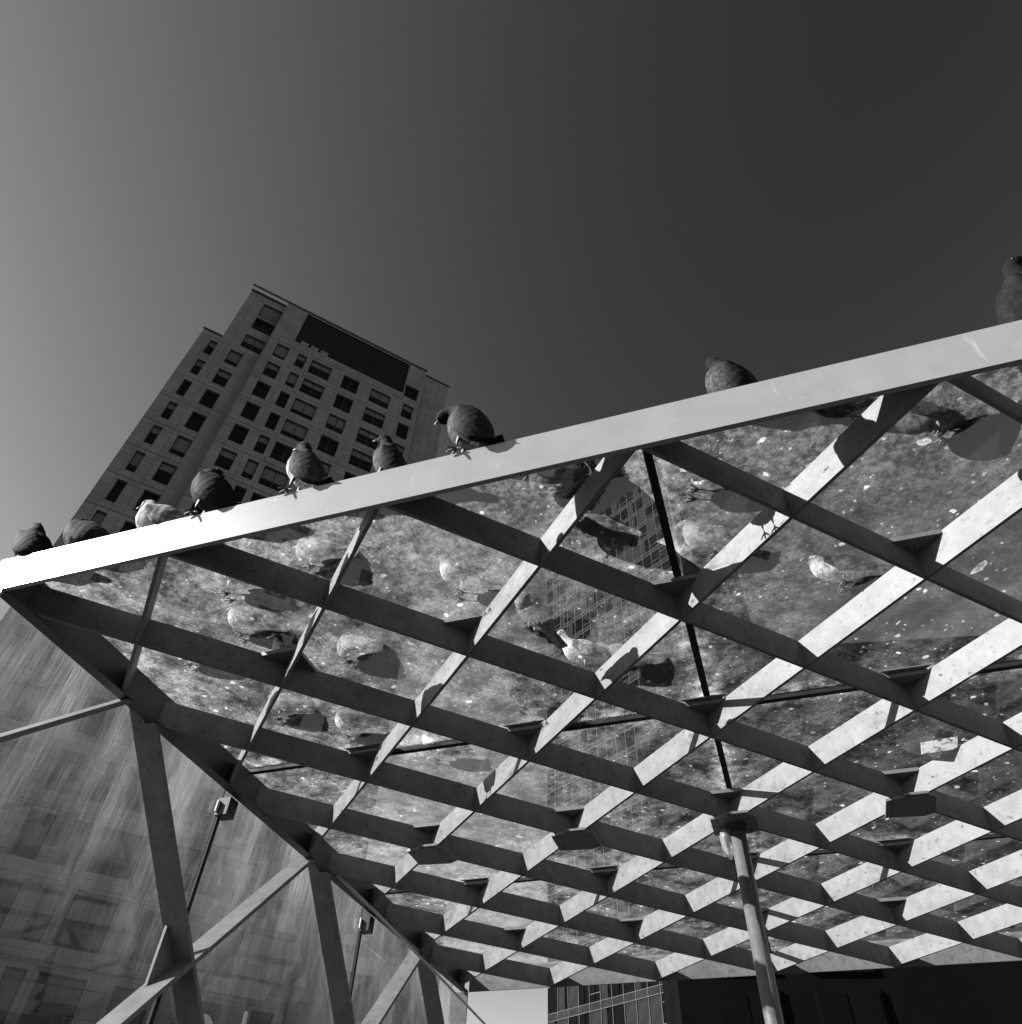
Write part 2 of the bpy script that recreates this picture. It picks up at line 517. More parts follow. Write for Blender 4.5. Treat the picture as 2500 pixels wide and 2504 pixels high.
# side bracket seen from the wall side at the first node
b = MB()
pts = [(1.098 + .012, 0.902), (1.11, 1.098), (1.012, 1.0)]
b.prism([sc((px, py, 0.136)) for px, py in pts], [sc((px, py, 0.154)) for px, py in pts])
build(b, 'bracket', M['bracket'], canopy)
# splice plates at the third row
for X in range(1, 11):
    hw = 0.128
    b = MB()
    ring = [(X - hw, 2.905), (X - 0.03, 2.885), (X + 0.10, 2.885), (X + hw + .01, 2.925), (X + hw + .02, 3.12), (X + 0.09, 3.15), (X - hw, 3.125)]
    b.prism([sc((px, py, -0.018)) for px, py in ring], [sc((px, py, -0.003)) for px, py in ring])
    sp = build(b, 'splice_plate', M['bracket'], canopy)
    for bx, by in ((-0.09, 2.94), (0.09, 2.95), (-0.09, 3.09), (0.1, 3.10)):
        q = MB(); q.tube([sc((X + bx, by, -0.0185)), sc((X + bx, by, -0.026))], 0.008 * U, 8)
        build(q, 'bolt', M['bracket'], sp)
    q = MB(); q.box((X - 0.03) * U, (X + 0.10) * U, 2.872 * U, 2.884 * U, -0.012 * U, 0.002 * U)
    build(q, 'lip', M['bracket'], sp)

# ------------------------------------------------------------------ column
col = thing('steel_column', 'round steel column rising to the canopy lattice at the right', 'column', (3.015 * U, 3.02 * U, 0))
top = ZB - 0.0185 * U
b = MB(); b.tube([(0, 0, 0.012), (0, 0, top - 0.03)], 0.047 * U, 40)
build(b, 'shaft', M['column'], col, True)
b = MB(); b.tube([(0, 0, top - 0.03), (0, 0, top - 0.001)], 0.06 * U, 32)
build(b, 'collar', M['beam_plain'], col, False)
b = MB(); b.box(-0.16, 0.16, -0.16, 0.16, 0.001, 0.012)
build(b, 'base_plate', M['bracket'], col)

# ------------------------------------------------------------------ side wall
wall = thing('glass_side_wall', 'rain streaked glass side wall with crossed steel braces under the canopy edge', 'glass wall', (0, 0, ZB))
ZG = -ZB / U
WX0, WX1 = 0.032, 0.18
def wall_beam(c, fam, x0):
    off = TH * 0.75 * math.sqrt(2)
    # y plays the part of x, z the part of y
    y0, y1, z0, z1 = 0.0, YD, ZG + 0.02, -0.012
    f2 = 'A' if fam == 'A' else 'B'
    l = clip_line(c - off, f2, y0, y1, z0, z1); r = clip_line(c + off, f2, y0, y1, z0, z1)
    if not l or not r: return
    ring = [l[0], l[1], r[1], r[0]]
    b = MB()
    b.prism([sc((WX0, y, z)) for y, z in ring], [sc((WX1 - x0, y, z)) for y, z in ring])
    hi = z1 + 0.16
    l2 = (c - off + z1, c - off + hi) if fam == 'A' else (c - off - z1, c - off - hi)
    r2 = (c + off + z1, c + off + hi) if fam == 'A' else (c + off - z1, c + off - hi)
    if 0 < min(l2 + r2) and max(l2 + r2) < YD:
        ring = [(l2[0], z1), (l2[1], hi), (r2[1], hi), (r2[0], z1)]
        b.prism([sc((WX0, y, z)) for y, z in ring], [sc((0.116 - x0, y, z)) for y, z in ring])
    build(b, 'brace', M['beam'], wall)
for c in (0.9, 2.9, 4.9, 6.9): wall_beam(c, 'A', 0.0)        # run down towards the viewer
for c in (-0.9, 1.1, 3.1, 5.1): wall_beam(c, 'B', 0.0022)
for y, z in ((2, -0.9), (4, -0.9), (1, -1.9), (3, -1.9)):     # gussets on the near side of each crossing
    w = 0.16
    b = MB()
    ring = [(y - w, z + w - .02), (y - w, z - w + .02), (y - .02, z)]
    b.prism([sc((0.05, py, pz)) for py, pz in ring], [sc((0.066, py, pz)) for py, pz in ring])
    build(b, 'gusset', M['bracket'], wall)
wy = [0.02, 2.0, 4.0, 6.0]
for k in range(3):
    b = MB()
    y0, y1 = (wy[k] + gap) * U, (wy[k + 1] - gap) * U
    z0, z1 = (ZG + 0.03) * U, 0.16 * U
    i = len(b.v)
    b.box(0.008 * U, 0.020 * U, y0, y1, z0, z1, 0)
    b.m[5] = 1                       # the outer face carries the dirt
    build(b, 'glass_pane', [M['tinted'], M['wall_dirt']], wall)
for y in wy[1:3]:
    b = MB(); b.box(0.0205 * U, 0.031 * U, (y - 0.014) * U, (y + 0.014) * U, (ZG + 0.03) * U, -0.02 * U)
    build(b, 'glazing_joint', M['seal'], wall)
    b = MB()
    b.box(0.033 * U, 0.115 * U, (y - 0.055) * U, (y + 0.03) * U, -0.115 * U, -0.009 * U)
    cl = build(b, 'clamp', M['beam_plain'], wall)
    b = MB(); b.box(0.04 * U, 0.05 * U, (y - 0.075) * U, (y - 0.0555) * U, -0.10 * U, -0.03 * U)
    build(b, 'clip', M['paper'], cl)
# front edge frame and far post of the wall
b = MB(); b.box(-0.03 * U, 0.175 * U, -0.004 * U, 0.010 * U, (ZG + 0.01) * U, -0.003 * U)
build(b, 'front_frame', M['fascia'], wall)
b = MB(); b.box(0.03 * U, 0.19 * U, (YD - 0.03) * U, (YD - 0.012) * U, (ZG + 0.01) * U, -0.012 * U)
build(b, 'end_post', M['beam'], wall)
b = MB(); b.tube([sc((0.2, 3.2, 0.0)), sc((0.2, 3.9, -0.022)), sc((0.2, 5.2, -0.085)), sc((0.2, 6.4, -0.155)), sc((0.2, 8.0, -0.25))], 0.011 * U, 10)
tag(build(b, 'conduit', M['conduit'], None, True), 'thin pale conduit running down along the foot of the canopy edge', 'conduit').location = (0, 0, ZB)

def vinyl_mat():
    m, nd, ln = new_mat('white_vinyl')
    tr = N(nd, 'ShaderNodeBsdfTranslucent'); df = N(nd, 'ShaderNodeBsdfDiffuse')
    tr.inputs[0].default_value = g(0.30); df.inputs[0].default_value = g(0.6)
    mx = N(nd, 'ShaderNodeMixShader'); mx.inputs[0].default_value = 0.4
    ln.new(tr.outputs[0], mx.inputs[1]); ln.new(df.outputs[0], mx.inputs[2])
    o = N(nd, 'ShaderNodeOutputMaterial'); ln.new(mx.outputs[0], o.inputs[0])
    return m
M['vinyl'] = vinyl_mat()
# vinyl letters at the bottom of the wall
let = thing('vinyl_lettering', 'white vinyl letters stuck low on the glass side wall', 'lettering', (0, 0, ZB))
def letter_arc(cy, cz, ro, ri, a0, a1, n=18):
    b = MB()
    for k in range(n):
        t0 = math.radians(a0 + (a1 - a0) * k / n); t1 = math.radians(a0 + (a1 - a0) * (k + 1) / n)
        q = [(cy + ro * math.cos(t0), cz + ro * math.sin(t0)), (cy + ro * math.cos(t1), cz + ro * math.sin(t1)),
             (cy + ri * math.cos(t1), cz + ri * math.sin(t1)), (cy + ri * math.cos(t0), cz + ri * math.sin(t0))]
        b.prism([sc((0.0205, y, z)) for y, z in q], [sc((0.0225, y, z)) for y, z in q])
    return b
build(letter_arc(2.43, -1.135, 0.115, 0.045, -150, 150), 'letter', M['vinyl'], let)
build(letter_arc(2.655, -1.13, 0.075, 0.03, 0, 360), 'letter', M['vinyl'], let)
b = MB()
pts = [(2.79 + 0.018 * math.cos(t), -0.94 + 0.02 * math.sin(t)) for t in [math.pi * k / 8 for k in range(9)]] + \
      [(2.79 + 0.018 * math.cos(t), -1.05 + 0.02 * math.sin(t)) for t in [math.pi + math.pi * k / 8 for k in range(9)]]
b.prism([sc((0.0205, y, z)) for y, z in pts], [sc((0.0225, y, z)) for y, z in pts])
build(b, 'letter', M['vinyl'], let)

# paper label on the roof glass
b = MB()
cx, cy = 4.215, 2.72
ring = [(cx - .10, cy - .05), (cx + .09, cy - .07), (cx + .10, cy + .06), (cx - .09, cy + .08)]
b.prism([sc((x, y, GZ - .004)) for x, y in ring], [sc((x, y, GZ - .001)) for x, y in ring])
def paper_mat():
    m, nd, ln = new_mat('printed_paper')
    v = coords(nd, ln, 'Object', (1, 1, 1))
    a = noise_tex(nd, ln, v, 22, 4, 0.8)
    col_ = ramp(nd, ln, a, [(0.52, 0.8), (0.60, 0.25)])
    tr = N(nd, 'ShaderNodeBsdfTranslucent'); df = N(nd, 'ShaderNodeBsdfDiffuse')
    ln.new(col_, tr.inputs[0]); ln.new(col_, df.inputs[0])
    mx = N(nd, 'ShaderNodeMixShader'); mx.inputs[0].default_value = 0.4
    ln.new(tr.outputs[0], mx.inputs[1]); ln.new(df.outputs[0], mx.inputs[2])
    o = N(nd, 'ShaderNodeOutputMaterial'); ln.new(mx.outputs[0], o.inputs[0])
    return m
lab = tag(build(b, 'paper_label', paper_mat()), 'small white printed paper stuck to the roof glass on the right', 'label')
lab.location = (0, 0, ZB)

# scrap of clear plastic caught behind the column head
def plastic_mat():
    m, nd, ln = new_mat('clear_plastic')
    t = N(nd, 'ShaderNodeBsdfTransparent'); t.inputs[0].default_value = g(0.8)
    p = N(nd, 'ShaderNodeBsdfPrincipled'); p.inputs['Base Color'].default_value = g(0.5); p.inputs['Roughness'].default_value = 0.15
    mx = N(nd, 'ShaderNodeMixShader'); mx.inputs[0].default_value = 0.35
    ln.new(t.outputs[0], mx.inputs[1]); ln.new(p.outputs[0], mx.inputs[2])
    o = N(nd, 'ShaderNodeOutputMaterial'); ln.new(mx.outputs[0], o.inputs[0])
    return m
bm = bmesh.new()
bmesh.ops.create_icosphere(bm, subdivisions=3, radius=1.0)
for v in bm.verts:
    k = 1 + 0.25 * noise.noise(v.co * 3.1)
    v.co = Vector((v.co.x * 0.035 * k, v.co.y * 0.05 * k, v.co.z * (0.10 if v.co.z < 0 else 0.045) * k))
me = bpy.data.meshes.new('plastic_scrap'); bm.to_mesh(me); bm.free(); me.materials.append(plastic_mat())
for p in me.polygons: p.use_smooth = True
ps = tag(link('plastic_scrap', me), 'crumpled clear plastic scrap hanging beside the column head', 'litter')
ps.location = (2.945 * U, 3.05 * U, ZB - 0.075 * U)

# ------------------------------------------------------------------ apartment tower (camera based survey, metres)
E1 = Vector((0.672, 0.741, 0)).normalized()
N1 = Vector((E1.y, -E1.x, 0))
def at_plane(e, n, d):
    return Vector((CAMX, CAMY, 0)) - n * d
tw = thing('apartment_tower', 'dark stone apartment tower with square windows rising behind the fascia', 'tower',
           at_plane(E1, N1, 40.0), math.atan2(E1.y, E1.x))
CZ = CAMZ
def facade(x0, x1, z0, z1, y, holes, depth):
    """wall face with openings and their reveals; returns the mesh builder"""
    b = MB()
    xsn = sorted({x0, x1, *[h[0] for h in holes], *[h[1] for h in holes]})
    zsn = sorted({z0, z1, *[h[2] for h in holes], *[h[3] for h in holes]})
    xsn = [x for x in xsn if x0 <= x <= x1]; zsn = [z for z in zsn if z0 <= z <= z1]
    for za, zb in zip(zsn, zsn[1:]):
        run = None
        zc = (za + zb) / 2
        for xa, xb in zip(xsn, xsn[1:]):
            xc = (xa + xb) / 2
            hit = any(h[0] < xc < h[1] and h[2] < zc < h[3] for h in holes)
            if hit:
                if run is not None: b.quad((run, y, za), (xa, y, za), (xa, y, zb), (run, y, zb)); run = None
            elif run is None: run = xa
        if run is not None: b.quad((run, y, za), (x1, y, za), (x1, y, zb), (run, y, zb))
    for xa, xb, za, zb in holes:
        b.quad((xa, y, za), (xa, y + depth, za), (xa, y + depth, zb), (xa, y, zb))
        b.quad((xb, y, za), (xb, y, zb), (xb, y + depth, zb), (xb, y + depth, za))
        b.quad((xa, y, za), (xb, y, za), (xb, y + depth, za), (xa, y + depth, za))
        b.quad((xa, y, zb), (xa, y + depth, zb), (xb, y + depth, zb), (xb, y, zb))
    return b
ROWS = [57.75 - 3.045 * k for k in range(0, 19)]     # window heads above the eye
cols_main = [(-3.03, -1.90), (-1.06, -0.24), (0.22, 2.13), (3.28, 4.82), (6.02, 7.95)]
cols_left = [(-7.88, -7.10), (-6.13, -5.07)]
DEP = 0.28
win_cache = {}
rw = random.Random(3)
def window(parent, x0, x1, z0, z1, y, mull, blind):
    w, h = round(x1 - x0, 2), round(z1 - z0, 2)
    key = (w, h, mull)
    if key not in win_cache:
        b = MB(); t = 0.05
        b.box(0, w, -0.05, 0.0, 0, t); b.box(0, w, -0.05, 0.0, h - t, h)
        b.box(0, t, -0.05, 0, t, h - t); b.box(w - t, w, -0.05, 0, t, h - t)
        if mull: b.box(w * .5 - t / 2, w * .5 + t / 2, -0.048, 0, t, h - t)
        if mull: b.box(t, w - t, -0.046, 0, h * .38 - t / 2, h * .38 + t / 2)
        fm = b.mesh('window', M['tower_frame'])
        b = MB(); b.box(t * .5, w - t * .5, -0.022, -0.004, t * .5, h - t * .5)
        pm = b.mesh('pane', M['tower_pane'])
        win_cache[key] = (fm, pm)
    fm, pm = win_cache[key]
    f_ = link('window', fm, parent); f_.location = (x0, y, z0)
    link('pane', pm, f_)
    if blind > 0:
        bh = h * blind
        bk = ('b', w, h, mull, round(blind, 2))
        if bk not in win_cache:
            b = MB()
            spans = [(0.07, w * .5 - .04), (w * .5 + .04, w - .07)] if mull else [(0.07, w - 0.07)]
            for xa, xb in spans: b.box(xa, xb, -0.036, -0.0225, h - bh, h - 0.06)
            win_cache[bk] = b.mesh('blind', M['blind'])
        link('blind', win_cache[bk], f_)
holes_main, holes_left, holes_right, specs = [], [], [], []
for r, zt in enumerate(ROWS):
    z1, z0 = CZ + zt, CZ + zt - 2.05
    if z0 < 1.0: continue
    for ci, (a, b2) in enumerate(cols_main):
        holes_main.append((a, b2, z0, z1))
        bl = rw.choice([0, 0, .45, .55, .3, .62]) if ci else rw.choice([0, 0, 0, .3])
        if r == 0 and ci == 0: bl = 0.7
        specs.append((a, b2, z0, z1, DEP, b2 - a > 1.4, bl))
    a, b2 = 9.22, 10.30
    holes_main.append((a, b2, z0, z1)); specs.append((a, b2, z0, z1, DEP, False, rw.choice([0, 0, .3])))
    if r >= 1:
        for a, b2 in cols_left:
            holes_left.append((a, b2, z0, z1))
            specs.append((a, b2, z0, z1, DEP + 0.55, False, rw.choice([0, .65, .6, .3, 0])))
    else:
        holes_left.append((-5.70, -3.91, z0, z1)); specs.append((-5.70, -3.91, z0, z1, DEP + .55, True, .45))
za = CZ + 60.85
holes_left += [(-5.70, -3.91, za - 1.95, za), (-5.70, -3.91, CZ + 60.95 + .2, CZ + 63.42)]
specs += [(-5.70, -3.91, za - 1.95, za, DEP + .55, True, 0), (-5.70, -3.91, CZ + 61.15, CZ + 63.42, DEP + .55, False, .8)]
holes_main.append((9.06, 10.44, za - 1.95, za)); specs.append((9.06, 10.44, za - 1.95, za, DEP, False, 0))
# big recess under the roof
holes_main.append((-1.85, 8.95, CZ + 59.2, CZ + 64.3))
b = facade(-3.83, 10.75, 0.0, CZ + 64.62, 0.0, holes_main, DEP)
b.quad((-3.83, 0, 0), (-3.83, 0, CZ + 64.62), (-3.83, 0.55, CZ + 64.62), (-3.83, 0.55, 0))
b.quad((10.75, 0, 0), (10.75, 0.35, 0), (10.75, 0.35, CZ + 58.5), (10.75, 0, CZ + 58.5))
build(b, 'wall', M['stone'], tw)
hl = [h for h in holes_left if h[1] > -7.2 + 0.01 or True]
b = facade(-7.24, -3.83, 0.0, CZ + 64.62, 0.55, [h for h in hl if h[0] > -7.2], DEP)
build(b, 'wall', M['stone'], tw)
b = facade(-8.78, -7.24, 0.0, CZ + 55.8, 0.55, [h for h in hl if h[0] < -7.2], DEP)
# la windows straddle the step: give the band its own right reveal
build(b, 'wall', M['stone'], tw)
b = MB()
b.quad((10.75, .35, 0), (13.45, .35, 0), (13.45, .35, CZ + 64.4), (10.75, .35, CZ + 64.4))
build(b, 'wall', M['stone'], tw)
b = MB(); b.box(13.5, 18.9, 1.0, 14, 0, CZ + 16.5)
build(b, 'podium', M['stone'], tw)
b = MB()     # flanks, back and roofs
zt = CZ + 64.6
b.quad((13.45, .35, 0), (13.45, 16, 0), (13.45, 16, CZ + 64.4), (13.45, .35, CZ + 64.4))
b.quad((-8.78, .55, 0), (-8.78, .55, CZ + 55.8), (-8.78, 16, CZ + 55.8), (-8.78, 16, 0))
b.quad((-7.24, .55, CZ + 55.8), (-7.24, .55, zt), (-7.24, 16, zt), (-7.24, 16, CZ + 55.8))
b.quad((-8.78, 16, 0), (-8.78, 16, CZ + 55.8), (13.45, 16, CZ + 55.8), (13.45, 16, 0))
b.quad((-7.24, 16, CZ + 55.8), (-7.24, 16, zt), (13.45, 16, zt), (13.45, 16, CZ + 55.8))
b.quad((-7.24, .9, zt - .6), (13.45, .9, zt - .6), (13.45, 16, zt - .6), (-7.24, 16, zt - .6))
b.quad((-8.78, .55, CZ + 55.8), (-7.24, .55, CZ + 55.8), (-7.24, 16, CZ + 55.8), (-8.78, 16, CZ + 55.8))
build(b, 'rear_walls', M['stone'], tw)
b = MB(); b.box(-7.32, 10.80, -0.06, -0.001, CZ + 64.5, CZ + 64.75); b.box(10.76, 13.52, 0.28, .349, CZ + 64.3, CZ + 64.5)
b.box(-7.32, -3.90, .48, .549, CZ + 64.5, CZ + 64.75); b.box(-8.86, -7.25, .48, .549, CZ + 55.7, CZ + 55.9)
build(b, 'coping', M['tower_frame'], tw)
# pale strip painted in for the corner edge lit by the sky
b = MB(); b.box(-3.86, -3.832, -0.03, 0.02, 20, CZ + 57.9)
build(b, 'lit_corner_strip', M['blind'], tw)
# floor grooves: proud string lines one per storey
for r, zr in enumerate(ROWS):
    z = CZ + zr + 0.36
    if z < 2: continue
    b = MB(); b.box(-3.80, 9.0, -0.012, -0.001, z, z + 0.03)
    if r > 0: b.box(-8.76, -5.0, .538, .549, z, z + .03)
    build(b, 'string_line', M['tower_frame'], tw)
# louvres inside the recess
b = MB(); b.quad((-1.85, DEP + .9, CZ + 59.2), (8.95, DEP + .9, CZ + 59.2), (8.95, DEP + .9, CZ + 64.3), (-1.85, DEP + .9, CZ + 64.3))
build(b, 'recess_back', M['louvre'], tw)
lv = MB()
lv.box(-1.84, 8.94, 0.1, 0.2, 0, 0.22)
lvm = lv.mesh('louvre', M['louvre'])
for k in range(16):
    o = link('louvre', lvm, tw); o.location = (0, 0.05, CZ + 59.25 + 0.31 * k)
b = MB()
for x in (-1.3, -0.35, 0.6): b.box(x, x + .7, 0.0, 0.14, CZ + 59.22, CZ + 59.75)
build(b, 'parapet_block', M['stone'], tw)
for r in range(5):
    for a, b2 in ((13.9, 15.0), (15.5, 16.6), (17.1, 18.4)):
        specs.append((a, b2, CZ + 12.6 - 3.045 * r, CZ + 14.6 - 3.045 * r, 1.0 + 0.018, b2 - a > 1.2, rw.choice([0, .4, .6])))
for x0, x1, z0, z1, y, mu, bl in specs:
    window(tw, x0, x1, z0, z1, y - 0.02, mu, bl)

# ------------------------------------------------------------------ curtain wall tower beyond the canopy
E2 = Vector((0.855, -0.519, 0)).normalized()
N2 = Vector((E2.y, -E2.x, 0))
K = 1.5
ct = thing('curtain_wall_tower', 'dark glass tower with pale frame lines seen beneath and through the canopy', 'tower',
           at_plane(E2, N2, 60.0), math.atan2(E2.y, E2.x))
SL, SR = -42.87 * K, -26.0 * K
FT = CZ + 57.2 * K
BAY = (SR - SL) / 17
ST = 3.0
b = MB(); b.box(SL + .01, SR - .01, 0.12, 14, 0.0, FT - 0.05)
build(b, 'core', M['far_dark'], ct)
zb = CZ + 13.45 * K
n0 = int(zb // ST)
zs0 = zb - n0 * ST
rows = []
z = zs0
while z < FT - 0.7:
    rows.append(z); z += ST
b = MB(); b.box(0, SR - SL, 0.02, 0.12, 0, 0.62); spm = b.mesh('spandrel', M['far_panel'])
b = MB(); b.box(0, SR - SL, 0.0, 0.119, 0.0, 0.045); lnm = b.mesh('transom', M['far_line'])
for z in rows:
    o = link('spandrel', spm, ct); o.location = (SL, 0, z + .001)
    for dz in (-0.045, 0.622):
        q = link('transom', lnm, o); q.location = (0, -0.005, dz)
b = MB(); b.box(-0.022, 0.022, -0.02, 0.11, 0, FT); mlm = b.mesh('mullion', M['far_line'])
for k in range(18):
    o = link('mullion', mlm, ct); o.location = (SL + BAY * k, 0, 0)
rp = random.Random(11)
pk = {}
for kind, mat_ in (('g', 'far_pane'), ('p', 'far_panel')):
    for wd in (0.45, 0.62, 0.94):
        b = MB(); b.box(0.03, BAY * wd, 0.05, 0.115, 0.05, ST - 0.72)
        pk[kind, wd] = b.mesh('window_panel' if kind == 'g' else 'cladding_panel', M[mat_])
b = MB(); b.box(0.03, BAY * .94, 0.03, 0.12, 0, 0.05); subm = b.mesh('sub_transom', M['far_line'])
cnt = 0
rest = MB()
for ri, z in enumerate(rows):
    near = (abs(z - zb) < 7) or z > FT - 33
    for k in range(17):
        x = SL + BAY * k + .02
        kind = 'g' if rp.random() < 0.6 else 'p'; wd = rp.choice((0.45, 0.62, 0.94, 0.94))
        if near and cnt < 300:
            o = link('window_panel' if kind == 'g' else 'cladding_panel', pk[kind, wd], ct); o.location = (x, 0, z + .66)
            if kind == 'g' and rp.random() < .6:
                q = link('sub_transom', subm, o); q.location = (0, 0, rp.choice((0.5, 0.7, 1.6)))
            cnt += 1
        else:
            rest.box(x + .03, x + BAY * wd, 0.05, 0.115, z + .71, z + ST - .06)
tag(build(rest, 'window_panels', M['far_pane'], ct), None, None, None, 'stuff')

# low dark block to the right of it
db = thing('dark_building', 'unlit black building under the far canopy edge at the right', 'building',
           (-2.6 + CAMX, 21.0 + CAMY, 0), math.atan2(E1.y, E1.x) - math.radians(38))
b = MB(); b.box(0, 34, 0, 12, 0, 17.0); build(b, 'wall', M['far_dark'], db)
b = MB(); b.box(-.05, 34.05, -.06, -.001, 16.75, 17.05); build(b, 'coping', M['far_dark'], db)
b = MB(); b.box(0, 1.5, -0.05, -0.002, 0, 3.2); wm = b.mesh('window', M['far_pane'])
b = MB(); b.box(0.05, 0.7, -0.06, -0.051, 0.1, 3.1); b.box(0.8, 1.45, -0.06, -0.051, 0.1, 3.1); pm2 = b.mesh('pane', M['far_pane'])
for k in range(2):
    for r in range(4):
        o = link('window', wm, db); o.location = (0.9 + 2.3 * k, 0, 0.3 + r * 3.55)
        link('pane', pm2, o)

# ------------------------------------------------------------------ pigeons
def pigeon_mat(name, back, head, belly, mott):
    m, nd, ln = new_mat(name)
    tc = nd.new('ShaderNodeTexCoord')
    ob_ = tc.outputs['Object']
    at = N(nd, 'ShaderNodeAttribute', attribute_name='plume')      # x: along the spine, y: under side
    sx = N(nd, 'ShaderNodeSeparateXYZ'); ln.new(at.outputs['Vector'], sx.inputs[0])
    nz = noise_tex(nd, ln, ob_, 55, 6, 0.8)
    wob = mathn(nd, ln, 'MULTIPLY_ADD', nz, 0.30, -0.15)
    hx = N(nd, 'ShaderNodeMapRange'); hx.inputs[1].default_value = 0.56; hx.inputs[2].default_value = 0.64
    ln.new(mathn(nd, ln, 'ADD', sx.outputs[0], wob), hx.inputs[0])
    bz = N(nd, 'ShaderNodeMapRange'); bz.inputs[1].default_value = 0.50; bz.inputs[2].default_value = 0.80
    ln.new(mathn(nd, ln, 'ADD', sx.outputs[1], wob), bz.inputs[0])
    def mixc(f, a, b_):
        x = N(nd, 'ShaderNodeMix', data_type='RGBA')
        ln.new(f, x.inputs['Factor'])
        for v_, i_ in ((a, 6), (b_, 7)):
            if isinstance(v_, float): x.inputs[i_].default_value = g(v_)
            else: ln.new(v_, x.inputs[i_])
        return x.outputs[2]
    c = mixc(bz.outputs[0], back, belly)
    c = mixc(hx.outputs[0], c, head)
    f = ramp(nd, ln, nz, [(0.35, 1 - mott), (0.66, 1 + mott)])
    x = N(nd, 'ShaderNodeMix', data_type='RGBA', blend_type='MULTIPLY'); x.inputs['Factor'].default_value = 1
    ln.new(c, x.inputs[6]); ln.new(f, x.inputs[7])
    p = N(nd, 'ShaderNodeBsdfPrincipled'); p.inputs['Roughness'].default_value = 0.85; p.inputs['Specular IOR Level'].default_value = 0.08
    ln.new(x.outputs[2], p.inputs['Base Color'])
    bn = N(nd, 'ShaderNodeBump'); bn.inputs['Strength'].default_value = 0.45; bn.inputs['Distance'].default_value = 0.002
    ln.new(noise_tex(nd, ln, ob_, 190, 3, 0.7), bn.inputs['Height']); ln.new(bn.outputs[0], p.inputs['Normal'])
    o = N(nd, 'ShaderNodeOutputMaterial'); ln.new(p.outputs[0], o.inputs[0])
    return m
def wing_mat(name, base, bar):
    m, nd, ln = new_mat(name)
    tc = nd.new('ShaderNodeTexCoord')
    wv = N(nd, 'ShaderNodeTexWave', wave_type='BANDS', bands_direction='X')
    wv.inputs['Scale'].default_value = 3.0; wv.inputs['Distortion'].default_value = 3.5; wv.inputs['Detail'].default_value = 4; wv.inputs['Detail Scale'].default_value = 14
    ln.new(tc.outputs['Object'], wv.inputs['Vector'])
    c = ramp(nd, ln, wv.outputs['Fac'], [(0.70, base), (0.90, bar)])
    nz = noise_tex(nd, ln, tc.outputs['Object'], 60, 4, 0.7)
    f = ramp(nd, ln, nz, [(0.38, .5), (0.62, 1.6)])
    x = N(nd, 'ShaderNodeMix', data_type='RGBA', blend_type='MULTIPLY'); x.inputs['Factor'].default_value = 1
    ln.new(c, x.inputs[6]); ln.new(f, x.inputs[7])
    p = N(nd, 'ShaderNodeBsdfPrincipled'); p.inputs['Roughness'].default_value = 0.8; p.inputs['Specular IOR Level'].default_value = 0.08
    bn = N(nd, 'ShaderNodeBump'); bn.inputs['Strength'].default_value = 0.6; bn.inputs['Distance'].default_value = 0.002
    ln.new(noise_tex(nd, ln, tc.outputs['Object'], 150, 4, 0.75), bn.inputs['Height']); ln.new(bn.outputs[0], p.inputs['Normal'])
    ln.new(x.outputs[2], p.inputs['Base Color'])
    o = N(nd, 'ShaderNodeOutputMaterial'); ln.new(p.outputs[0], o.inputs[0])
    return m
PM = {
    'dark': (pigeon_mat('dark_plumage', .005, .004, .012, .6), wing_mat('dark_wing', .005, .003)),
    'grey': (pigeon_mat('grey_plumage', .014, .005, .055, .85), wing_mat('grey_wing', .010, .0035)),
    'pale': (pigeon_mat('pale_plumage', .09, .07, .14, .6), wing_mat('pale_wing', .09, .04)),
    'white': (pigeon_mat('white_plumage', .20, .22, .34, .55), wing_mat('white_wing', .20, .09)),
    'pied': (pigeon_mat('pied_plumage', .024, .010, .28, .8), wing_mat('pied_wing', .020, .005)),
}
M['beak'] = surface('beak_horn', 0.12, 0.2, 100, 0.4, 0.4)
M['leg'] = surface('pigeon_leg', 0.07, 0.25, 120, 0.6, 0.3)
M['eye'] = surface('pigeon_eye', 0.02, 0.1, 50, 0.1, 0.6)

def catmull(pts, n):
    out = []
    P = [pts[0]] + list(pts) + [pts[-1]]
    for i in range(1, len(P) - 2):
        for k in range(n):
            t = k / n
            q = []
            for c in range(len(pts[0])):
                p0, p1, p2, p3 = P[i - 1][c], P[i][c], P[i + 1][c], P[i + 2][c]
                q.append(0.5 * (2 * p1 + (p2 - p0) * t + (2 * p0 - 5 * p1 + 4 * p2 - p3) * t * t + (3 * p1 - p0 - 3 * p2 + p3) * t ** 3))
            out.append(q)
    out.append(list(pts[-1]))
    return out

